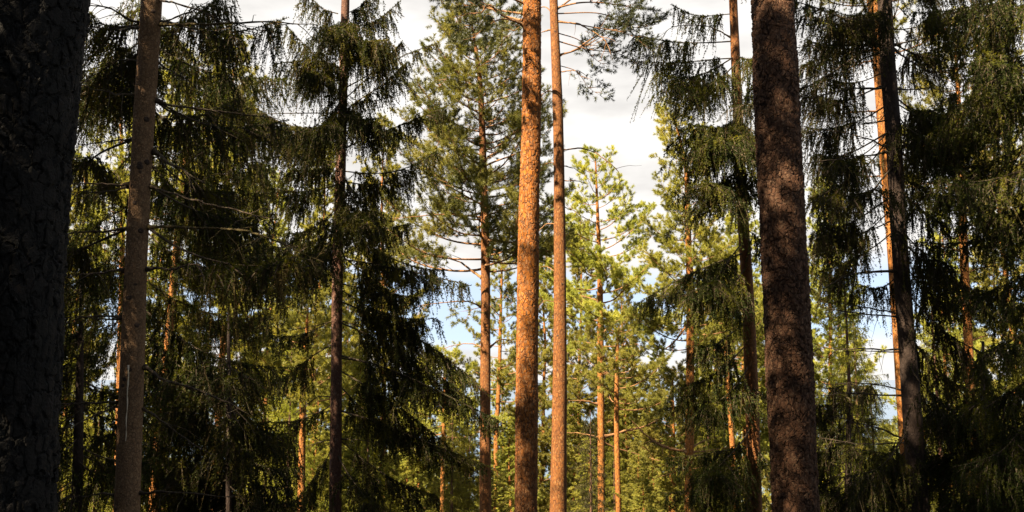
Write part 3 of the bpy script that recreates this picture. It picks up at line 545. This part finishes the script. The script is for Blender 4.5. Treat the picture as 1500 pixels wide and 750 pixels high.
pine_tree('pine_tree', 'sunlit orange pine with thin crooked limbs, in the gap right of the middle trunks', [(872, 228, 2), (876, 330, 5), (879, 420, 8), (880, 560, 10), (881, 750, 11)], 29.0, P(0, 225, 29)[2], M_bark_far, 34,
          crown=(P(0, 480, 29)[2], P(0, 232, 29)[2]), nb=42, Rr=(2.9, .5), sides=16, dens=.9, k=34, ln=.08, w=.009,
          limbs=[([(884, 545), (930, 570), (975, 592)], .05, -.8, 4), ([(884, 640), (920, 632), (950, 624), (985, 606)], .048, .8, 4), ([(884, 648), (915, 660), (945, 668)], .032, .6, 2), ([(876, 592), (855, 586), (830, 585)], .04, -.6, 2), ([(876, 640), (850, 635), (830, 634)], .024, .6, 2), ([(884, 487), (900, 472), (915, 462)], .026, -.5, 2), ([(876, 505), (850, 500), (832, 505)], .022, .5, 2), ([(884, 508), (915, 506), (940, 504)], .020, -.5, 2), ([(876, 440), (850, 434), (835, 440)], .022, .5, 2)],
          leaf_limbs=[([(884, 490), (920, 485), (950, 500)], .02, .6), ([(876, 520), (850, 512), (825, 520)], .02, -.6), ([(884, 530), (905, 520), (925, 530)], .018, .8)])
pine_tree('pine_tree', 'orange pine half hidden by the drooping spruce boughs left of the thick grey trunk', [(985, 165, 2), (1004, 240, 6), (1008, 340, 9), (1011, 430, 11), (1011, 560, 12), (1009, 750, 13)], 25.0, P(0, 160, 25)[2], M_bark_far, 35,
          crown=(P(0, 520, 25)[2], P(0, 170, 25)[2]), nb=70, Rr=(1.9, .5), sides=16, dens=1., k=34, ln=.075, w=.0085,
          limbs=[([(1007, 475), (990, 498), (975, 510)], .04, -.5, 2), ([(1015, 662), (1040, 660), (1070, 655)], .026, .5, 2), ([(1006, 662), (975, 655), (950, 640), (925, 615)], .04, -.6, 4), ([(1014, 655), (1035, 645), (1055, 640)], .024, .5, 1), ([(1005, 680), (985, 690), (960, 700)], .02, .5, 3), ([(1006, 390), (995, 385), (985, 380)], .03, -.3, 1), ([(1005, 450), (1000, 430), (990, 410)], .016, .3, 1)])
pine_tree('pine_tree', 'brightly lit orange pine directly behind the bare branched spruce at the right', [(1278, 0, 16), (1285, 60, 17), (1295, 190, 18), (1304, 300, 18), (1312, 400, 19), (1334, 750, 21)], 18.0, 15, M_bark_far, 36,
          crown=(6.5, 14.8), nb=36, Rr=(2.0, .6), sides=24, k=18, dens=.8,
          limbs=[([(1283, 72), (1262, 78), (1230, 92), (1192, 110)], .022, -.5, 3), ([(1286, 88), (1262, 92), (1230, 108), (1208, 125)], .020, .5, 3), ([(1292, 162), (1262, 162), (1220, 163), (1175, 162)], .024, -.4, 4), ([(1300, 258), (1275, 256), (1250, 256)], .020, .4, 2), ([(1296, 180), (1280, 170), (1262, 162)], .016, .6, 1)])
pine_tree('pine_tree', 'slim orange pine with a thin sunlit crown, right of the bare branched spruce', [(1398, 50, 2), (1404, 150, 7), (1408, 230, 10), (1412, 370, 12), (1420, 540, 13), (1428, 750, 15)], 22.0, P(0, 40, 22)[2], M_bark_far, 37,
          crown=(P(0, 300, 22)[2], P(0, 50, 22)[2]), nb=46, Rr=(2.3, .6), sides=16, k=30, ln=.07, w=.008,
          limbs=[([(1408, 368), (1385, 362), (1350, 360)], .022, -.5, 3), ([(1408, 352), (1390, 350), (1370, 352)], .018, .4, 2), ([(1416, 290), (1450, 292), (1490, 298)], .02, .5, 3), ([(1420, 500), (1455, 490), (1495, 495)], .022, -.5, 3)],
          leaf_limbs=[([(1414, 330), (1450, 330), (1490, 325)], .02, .7), ([(1414, 400), (1450, 390), (1490, 400)], .02, -.5)])
pine_tree('pine_tree', 'thin orange pine glimpsed through hanging twigs right of the pale spruce trunk', [(285, 90, 3), (275, 200, 9), (265, 300, 10), (257, 385, 11), (245, 515, 12), (228, 690, 13), (224, 750, 13)], 20.0, P(0, 80, 20)[2], M_bark_far, 38,
          crown=(P(0, 330, 20)[2], P(0, 90, 20)[2]), nb=44, Rr=(2.2, .6), sides=16, k=30, ln=.07, w=.008)
for lab, poly, Y, top, nb, cb in (
    ('slim orange pine low down left of the dark weeping spruce', [(450, 470, 4), (447, 520, 6), (444, 575, 9), (441, 750, 11)], 24., 440, 30, 590),
    ('very thin lit pine behind the right drooping boughs of the weeping spruce', [(652, 540, 3), (650, 620, 6), (648, 750, 7)], 30., 520, 30, 640),
    ('crooked thin orange pine just right of the slender pine with curved limbs', [(735, 400, 3), (731, 560, 6), (727, 640, 7), (727, 750, 7)], 34., 380, 44, 590),
    ('thin reddish pine trunk just right of the sunlit crooked limbed pine', [(905, 480, 4), (903, 600, 7), (905, 700, 8), (906, 750, 8)], 27., 470, 24, 600),
    ('short lit pine trunk low down between the crooked limbed pine and the hidden orange pine', [(985, 560, 3), (986, 660, 7), (987, 750, 8)], 32., 540, 40, 690),
    ('thin orange pine showing above the low boughs left of the thick grey trunk', [(1063, 420, 4), (1064, 520, 6), (1072, 640, 8), (1080, 750, 9)], 30., 370, 44, 540),
    ('very thin orange pine low down right of the bare branched spruce', [(1380, 460, 3), (1388, 600, 5), (1396, 750, 6)], 30., 440, 40, 600),
    ('lit orange pine rising behind the pale spruce trunk, just left of it', [(176, 140, 3), (180, 300, 6), (176, 500, 8), (170, 750, 9)], 26., 110, 50, 420)):
    pine_tree('pine_tree', lab, poly, Y, P(0, top, Y)[2], M_bark_far, 50 + int(poly[0][0]), crown=(P(0, cb, Y)[2], P(0, top + 6, Y)[2]), nb=nb, Rr=(1.9, .4), sides=12, k=32, ln=.085, w=.009, dens=.85)

# ---- trees farther down the slope: a few grown once, then copied
def far_pine(seed, base, Rr, nb):
    rng = np.random.default_rng(seed)
    root = empty('pine_tree', (0, 0, 0), '', 'pine', G_far)
    z = np.linspace(-.5, 18, 12); x = np.cumsum(rng.normal(size=12)) * .06; y = np.cumsum(rng.normal(size=12)) * .06
    path = np.stack([x - x[0], y - y[0], z, .16 * (1 - .9 * (z + .5) / 18.5)], 1)
    trunk_mesh(path, 10, .4, None, seed, .05).build('trunk', M_bark_far, root)
    mb = MB()
    for i in range(nb):
        f = (i + rng.random()) / nb; zz = base + (17.6 - base) * f
        az = i * 2.4 + rng.uniform(-.5, .5); el = rng.uniform(-.1, .3) + .6 * f
        L = (Rr[0] + (Rr[1] - Rr[0]) * f ** 1.2) * rng.uniform(.55, 1.15)
        pine_limb(mb, rng, at_z(path, zz)[:3], np.array((math.cos(az) * math.cos(el), math.sin(az) * math.cos(el), math.sin(el))), L, True, 30, .095, .0125, dens=.95, first=.2)
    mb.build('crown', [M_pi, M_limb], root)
    return root
def far_spruce(seed, Rr, nb, mt):
    rng = np.random.default_rng(seed)
    root = empty('spruce_tree', (0, 0, 0), '', 'spruce', G_far)
    z = np.linspace(-.5, 18, 8); path = np.stack([z * 0, z * 0, z, .17 * (1 - .93 * (z + .5) / 18.5)], 1)
    trunk_mesh(path, 10, .5, None, seed, .04).build('trunk', M_bark_spr, root)
    mb = MB()
    for i in range(nb):
        f = (i + rng.random()) / nb; zz = .8 + 16.9 * f; az = i * 2.4 + rng.uniform(-.6, .6)
        L = (Rr[0] * (1 - f) ** .8 + .25) * rng.uniform(.65, 1.15)
        c = at_z(path, zz)[:3]; e = c + np.array((math.cos(az) * L, math.sin(az) * L, L * (-.45 + .6 * f)))
        spruce_bough(mb, rng, c, e, .08, .7, .034, .040, .014, .9, 1.25, 1.1, .08)
    mb.build('crown', [mt, M_dry, M_twig], root)
    return root
protos = {'pa': far_pine(71, 7.0, (2.6, .6), 84), 'pb': far_pine(72, 2.0, (2.9, .4), 125), 'pc': far_pine(73, 4.5, (2.5, .5), 100), 'sa': far_spruce(74, (2.6,), 140, M_spf), 'sb': far_spruce(75, (2.3,), 140, M_sp)}
used = set()
def far_tree(kind, px, Y, top, label, rz, group=G_far, wide=1.):
    p = protos[kind]
    b = P(px, 375, Y); gz = ground_z(b[0], Y); h = P(px, top, Y)[2] - gz
    if kind in used:
        o = p.copy(); C.objects.link(o)
        for ch in p.children: c = ch.copy(); C.objects.link(c); c.parent = o
    else: o = p; used.add(kind)
    s = h / 18.
    o.location = (b[0], Y, gz); o.scale = (s ** .6 * wide, s ** .6 * wide, s); o.rotation_euler = (0, 0, rz)
    o['label'] = label; o['group'] = group
    return o
FAR = [
    ('pb', 120, 30, 235, 'sunlit pine crown showing through the dead branches left of the pale spruce trunk'),
    ('pa', 330, 28, 70, 'sunlit pine crown high behind the hanging twigs right of the pale spruce trunk'),
    ('pc', 395, 36, 250, 'pale green pine seen through gaps in the middle of the shadowy spruce'),
    ('pb', 470, 34, 205, 'yellow green pine showing behind the upper trunk of the dark weeping spruce'),
    ('sa', 432, 26, 500, 'small yellow green spruce lit by sun low down left of the weeping spruce'),
    ('pb', 560, 40, 170, 'bushy pine topping out against the sky between the weeping spruce and the slender pine'),
    ('pc', 590, 50, 560, 'far pine seen between drooping boughs right of the weeping spruce trunk'),
    ('pb', 668, 44, 545, 'bright bushy pine below the blue sky gap, left of the slender pine'),
    ('pb', 738, 48, 525, 'bright pine crown filling the gap between slender pine and tall orange middle pine'),
    ('pc', 795, 42, 345, 'pine crown seen in the narrow slit between the two middle trunks'),
    ('pb', 848, 40, 320, 'tall sunlit pine just right of the slimmer middle trunk'),
    ('sb', 862, 27, 600, 'dark green spruce low down just right of the slimmer middle trunk'),
    ('pb', 912, 44, 400, 'pale green pine behind the crooked limbed orange pine, on its right'),
    ('pc', 940, 38, 600, 'low bushy pine in full sun at the bottom right of the middle gap'),
    ('pb', 960, 46, 505, 'rounded bright pine crown at the foot of the sky gap right of centre'),
    ('pb', 1045, 40, 330, 'pale pine behind the drooping spruce left of the thick grey trunk'),
    ('pa', 1085, 34, 300, 'thin topped pine directly behind the trunk of the drooping spruce'),
    ('sa', 1235, 20, 385, 'sunlit yellow green spruce seen between thick grey trunk and bare branched spruce'),
    ('pb', 1215, 34, 250, 'pine crown in light just right of the thick grey trunk'),
    ('sa', 1360, 26, 420, 'lit spruce just right of the bare branched spruce, low down'),
    ('pb', 1465, 30, 60, 'tall lit pine crown high at the right edge'),
    ('sa', 1470, 28, 520, 'bright yellow green spruce at the lower right edge'),
    ('pc', 1390, 42, 300, 'far pine behind the slim orange pine on the right'),
    ('pb', 240, 40, 330, 'pale far pine showing just right of the pale spruce trunk'),
    ('sa', 330, 30, 540, 'sunlit spruce low behind the shadowy spruce left of centre'),
    ('sa', 545, 30, 590, 'yellow green spruce low down just right of the weeping spruce trunk'),
    ('sa', 690, 34, 640, 'bright green spruce at the bottom beside the slender pine'),
    ('pc', 620, 36, 560, 'lit pine crown low behind the tips of the weeping spruce boughs'),
    ('pb', 890, 52, 560, 'far bushy pine at the bottom of the gap, behind the reddish trunk'),
    ('sa', 100, 24, 420, 'sunlit spruce half hidden behind the huge dark trunk'),
    ('sa', 1030, 30, 600, 'lit spruce at the bottom behind the low boughs of the drooping spruce'),
    ('pb', 860, 31, 640, 'young bushy pine in sun at the bottom edge, just right of the slimmer middle trunk'),
    ('pc', 925, 27, 665, 'young pine in full sun at the bottom edge under the crooked pine limbs'),
    ('pb', 975, 29, 640, 'young bushy pine in sun at the bottom edge, left of the hidden orange pine'),
    ('sa', 665, 27, 600, 'yellow green young spruce in sun at the bottom, left of the slender pine trunk'),
    ('pb', 745, 30, 610, 'young sunny pine at the bottom edge between slender pine and tall middle pine'),
    ('sa', 1245, 25, 470, 'broad yellow green spruce behind the bare branches right of the thick grey trunk'),
    ('pb', 1490, 26, 500, 'young bushy sunlit pine low at the right edge'),
    ('sa', 400, 25, 610, 'yellow green spruce in sun at the bottom between shadowy spruce and weeping spruce'),
    ('pb', 600, 30, 650, 'young sunny pine at the bottom edge beneath the weeping spruce boughs'),
    ('pb', 935, 25, 700, 'small young pine in sun at the bottom edge beneath the long crooked limb'),
    ('pc', 955, 33, 610, 'airy young pine in sun below the sky gap, left of the short lit pine trunk'),
    ('pb', 1000, 35, 575, 'broad yellow green pine in sun beside the hidden orange pine, on its left'),
    ('sa', 895, 36, 640, 'small lit spruce between the crooked limbed pine and the reddish trunk'),
    ('pb', 840, 38, 590, 'bright young pine just right of the slimmer middle trunk, above the dark low spruce'),
    ('pb', 915, 40, 560, 'bright bushy pine right of the thin reddish trunk'),
    ('pc', 725, 26, 690, 'small young pine in sun at the bottom edge beside the crooked thin pine'),
    ('pb', 685, 38, 580, 'bright pine crown just left of the slender pine trunk, low down'),
    ('pb', 1040, 34, 560, 'sunlit pine behind the hanging boughs right of the hidden orange pine'),
    ('sa', 1265, 22, 560, 'small yellow green spruce in sun behind the lower bare branches'),
    ('sa', 1410, 24, 560, 'small yellow green spruce in sun at the foot of the slim orange pine'),
    ('pb', 470, 28, 560, 'young sunny pine just left of the weeping spruce trunk, low down'),
    ('pb', 535, 32, 520, 'sunny pine just right of the weeping spruce trunk, behind its bare branches'),
    ('pb', 1120, 48, 420, 'far pine mostly behind the thick grey trunk'),
    ('pc', 50, 34, 180, 'lit pine beyond the huge dark trunk at the left edge'),
    ('sa', 160, 28, 560, 'lit spruce low down behind the pale spruce trunk'),
    ('pb', 515, 46, 400, 'far pale pine filling the gap right beside the weeping spruce trunk'),
    ('pc', 770, 56, 560, 'far low pine mostly behind the tall orange middle pine'),
]
for i, (k, px, Y, top, lab) in enumerate(FAR): far_tree(k, px, Y, top, lab, i * 1.7)

# ---- spruces added out of view to shade the near trunks
SHADE_SPRUCES = [(-5.4, 2.3, 13), (-7, 2.2, 18.0), (-8, 4.5, 15), (-5.9, 6.2, 12), (-6.6, 5.2, 14), (-4.6, .8, 20), (-7.2, 9.6, 15), (-6, -2, 18), (-10.5, 9, 15), (-12, 3, 17), (-3.2, -1.6, 20), (-1.5, -3, 18), (-9, -5, 18), (0, -6, 17), (-13.5, -2, 18), (4, -5, 16), (8, -2, 16), (-2, -10, 18), (12, 3, 16), (-5, -8, 18), (-13.5, 8, 16)]
for i, (x, y, h) in enumerate(SHADE_SPRUCES):
    p = protos['sb']; o = p.copy(); C.objects.link(o)
    for ch in p.children: c = ch.copy(); C.objects.link(c); c.parent = o
    s = h / 18.; o.location = (x, y, ground_z(x, y)); o.scale = (s * (.8 if i in (0, 2) else 1.3), s * (.8 if i in (0, 2) else 1.3), s); o.rotation_euler = (0, 0, i * 1.3)
    o['label'] = 'dark spruce outside the picture, added to shade the near trunks'; o['group'] = 'unseen spruces added for shade'

# ---- the wood farther down, which reads as one mass
rng = np.random.default_rng(5); mb = MB()
for i in range(300):
    Y = rng.uniform(62, 150); x = rng.uniform(-.62, .62) * Y; gz = ground_z(x, Y); h = rng.uniform(13, 18)
    n = 560; f = rng.random(n) ** .8; rr = (1 - f) ** .7 * 2.6 * np.sqrt(rng.random(n)); a = rng.uniform(0, 6.28, n)
    b = np.stack([x + rr * np.cos(a), Y + rr * np.sin(a), gz + h * (.12 + .88 * f)], 1)
    d = unit(np.stack([np.cos(a), np.sin(a), rng.uniform(-.2, .9, n)], 1))
    pine_tufts(mb, rng, b, d, 9, .30, .07, shoot=.3)
    mb.tube(np.array([(x, Y, gz - .3), (x, Y, gz + h * .9)]), np.array((.17, .03)), 5, 1)
wood = mb.build('far_woods', [M_pi, M_bark_far]); wood['kind'] = 'stuff'; wood['label'] = 'distant pine wood on the lower slope towards the lake'; wood['category'] = 'woods'

# ------------------------------------------------------------------ ground, lake
def sheet(name, xs, ys, zf, mt, kind='structure'):
    V = np.array([[(x, y, zf(x, y)) for x in xs] for y in ys]); mb = MB(); mb.grid(V, closed=False)
    o = mb.build(name, mt); o['kind'] = kind; return o
m, nt, out = mat('forest_floor')
tc = N(nt, 'ShaderNodeTexCoord'); n1 = N(nt, 'ShaderNodeTexNoise', Scale=.9, Detail=8.0); nt.links.new(tc.outputs['Object'], n1.inputs['Vector'])
n2 = N(nt, 'ShaderNodeTexNoise', Scale=14., Detail=6.0); nt.links.new(tc.outputs['Object'], n2.inputs['Vector'])
r = ramp(nt, [(.35, (.035, .022, .012)), (.5, (.045, .050, .015)), (.68, (.07, .085, .02))], n1.outputs['Fac'])
b = N(nt, 'ShaderNodeBsdfPrincipled', Roughness=.95); nt.links.new(mixc(nt, n2.outputs['Fac'], r.outputs[0], (.03, .022, .012)), b.inputs['Base Color'])
bp = N(nt, 'ShaderNodeBump', Strength=.8, Distance=.06); nt.links.new(n2.outputs['Fac'], bp.inputs['Height']); nt.links.new(bp.outputs[0], b.inputs['Normal']); nt.links.new(b.outputs[0], out.inputs[0])
g = lambda a, b, n: np.linspace(a, b, n)
sheet('ground', np.concatenate([g(-600, -60, 12), g(-50, 50, 101), g(60, 600, 12)]), np.concatenate([g(-400, -45, 10), g(-40, 70, 111), g(75, 260, 30)]), ground_z, m)
m, nt, out = mat('lake_water'); b = N(nt, 'ShaderNodeBsdfPrincipled', Roughness=.12); b.inputs['Base Color'].default_value = (.03, .06, .09, 1)
tc = N(nt, 'ShaderNodeTexCoord'); n1 = N(nt, 'ShaderNodeTexNoise', Scale=.4, Detail=4.0); nt.links.new(tc.outputs['Object'], n1.inputs['Vector'])
bp = N(nt, 'ShaderNodeBump', Strength=.25, Distance=.3); nt.links.new(n1.outputs['Fac'], bp.inputs['Height']); nt.links.new(bp.outputs[0], b.inputs['Normal']); nt.links.new(b.outputs[0], out.inputs[0])
sheet('lake', g(-9000, 9000, 4), g(120, 16000, 4), lambda x, y: -44.0, m)

# ------------------------------------------------------------------ sky and sun
SUN_AZ_X, SUN_AZ_Y, SUN_EL = -.71, -.70, R(43)
sun_dir = np.array((SUN_AZ_X, SUN_AZ_Y, 0)); sun_dir = sun_dir / np.linalg.norm(sun_dir) * math.cos(SUN_EL); sun_dir[2] = math.sin(SUN_EL)
ld = bpy.data.lights.new('sun', 'SUN'); ld.energy = 5.0; ld.angle = R(.5); ld.color = (1, .84, .62)
lo = bpy.data.objects.new('sun', ld); C.objects.link(lo)
from mathutils import Vector
lo.rotation_euler = Vector(sun_dir).to_track_quat('Z', 'Y').to_euler()
w = bpy.data.worlds.new('World'); sc.world = w; w.use_nodes = True; nt = w.node_tree; nt.nodes.clear()
wo = nt.nodes.new('ShaderNodeOutputWorld'); bg = nt.nodes.new('ShaderNodeBackground'); bg.inputs[1].default_value = .05
sky = nt.nodes.new('ShaderNodeTexSky'); sky.sky_type = 'NISHITA'; sky.sun_disc = False; sky.sun_elevation = SUN_EL
sky.sun_rotation = math.atan2(sun_dir[0], sun_dir[1]); sky.air_density = 1.2; sky.dust_density = .8
tc = nt.nodes.new('ShaderNodeTexCoord'); sx = nt.nodes.new('ShaderNodeSeparateXYZ'); nt.links.new(tc.outputs['Generated'], sx.inputs[0])
mp = nt.nodes.new('ShaderNodeMapping'); mp.inputs['Scale'].default_value = (1, 1, 3.2); nt.links.new(tc.outputs['Generated'], mp.inputs[0])
lift = nt.nodes.new('ShaderNodeVectorMath'); lift.operation = 'ADD'; lift.inputs[1].default_value = (0, 0, .2); nt.links.new(tc.outputs['Generated'], lift.inputs[0])
nrm = nt.nodes.new('ShaderNodeVectorMath'); nrm.operation = 'NORMALIZE'; nt.links.new(lift.outputs[0], nrm.inputs[0]); nt.links.new(nrm.outputs[0], sky.inputs['Vector'])
cn = N(nt, 'ShaderNodeTexNoise', Scale=3.2, Detail=6.0, Roughness=.55); nt.links.new(mp.outputs[0], cn.inputs['Vector'])
cn2 = N(nt, 'ShaderNodeTexNoise', Scale=9., Detail=5.0); nt.links.new(mp.outputs[0], cn2.inputs['Vector'])
# cloud cover by height above the horizon: a bank low down, a blue gap, then a wide white deck; clearer overhead and behind
cov = ramp(nt, [(0, (.95, .95, .95)), (.025, (.8, .8, .8)), (.05, (.42, .42, .42)), (.095, (.42, .42, .42)), (.135, (.9, .9, .9)), (.45, (1, 1, 1)), (.7, (.35, .35, .35)), (1, (.2, .2, .2))], sx.outputs[2])
front = ramp(nt, [(.35, (0, 0, 0)), (.62, (1, 1, 1))], math_n(nt, 'ADD', math_n(nt, 'MULTIPLY', sx.outputs[1], .5), .5))
cm = math_n(nt, 'ADD', math_n(nt, 'MULTIPLY', cn.outputs['Fac'], .8), math_n(nt, 'SUBTRACT', cov.outputs[0], .9))
cmask = ramp(nt, [(.0, (0, 0, 0)), (.32, (1, 1, 1))], cm)
cmask2 = math_n(nt, 'MULTIPLY', cmask.outputs[0], math_n(nt, 'ADD', math_n(nt, 'MULTIPLY', front.outputs[0], .85), .15))
ccol = ramp(nt, [(.3, (2.75, 2.66, 2.56)), (.6, (3.75, 3.63, 3.48))], cn2.outputs['Fac'])
pale = mixc(nt, .5, sky.outputs[0], (2.6, 2.6, 2.6))
bgm = mixc(nt, cmask2, pale, ccol.outputs[0])
nt.links.new(bgm, bg.inputs[0]); nt.links.new(bg.outputs[0], wo.inputs[0])

# ------------------------------------------------------------------ render
sc.render.engine = 'CYCLES'
cy = sc.cycles
cy.max_bounces = 5; cy.diffuse_bounces = 1; cy.glossy_bounces = 1; cy.transmission_bounces = 2; cy.caustics_reflective = False; cy.caustics_refractive = False
cy.use_denoising = True
try: cy.denoiser = 'OPENIMAGEDENOISE'; cy.denoising_input_passes = 'RGB_ALBEDO_NORMAL'
except Exception: pass
cy.use_adaptive_sampling = False
cy.sample_clamp_indirect = 4
vs = sc.view_settings; vs.view_transform = 'Standard'; vs.look = 'None'; vs.exposure = 2.6; vs.gamma = 1.0
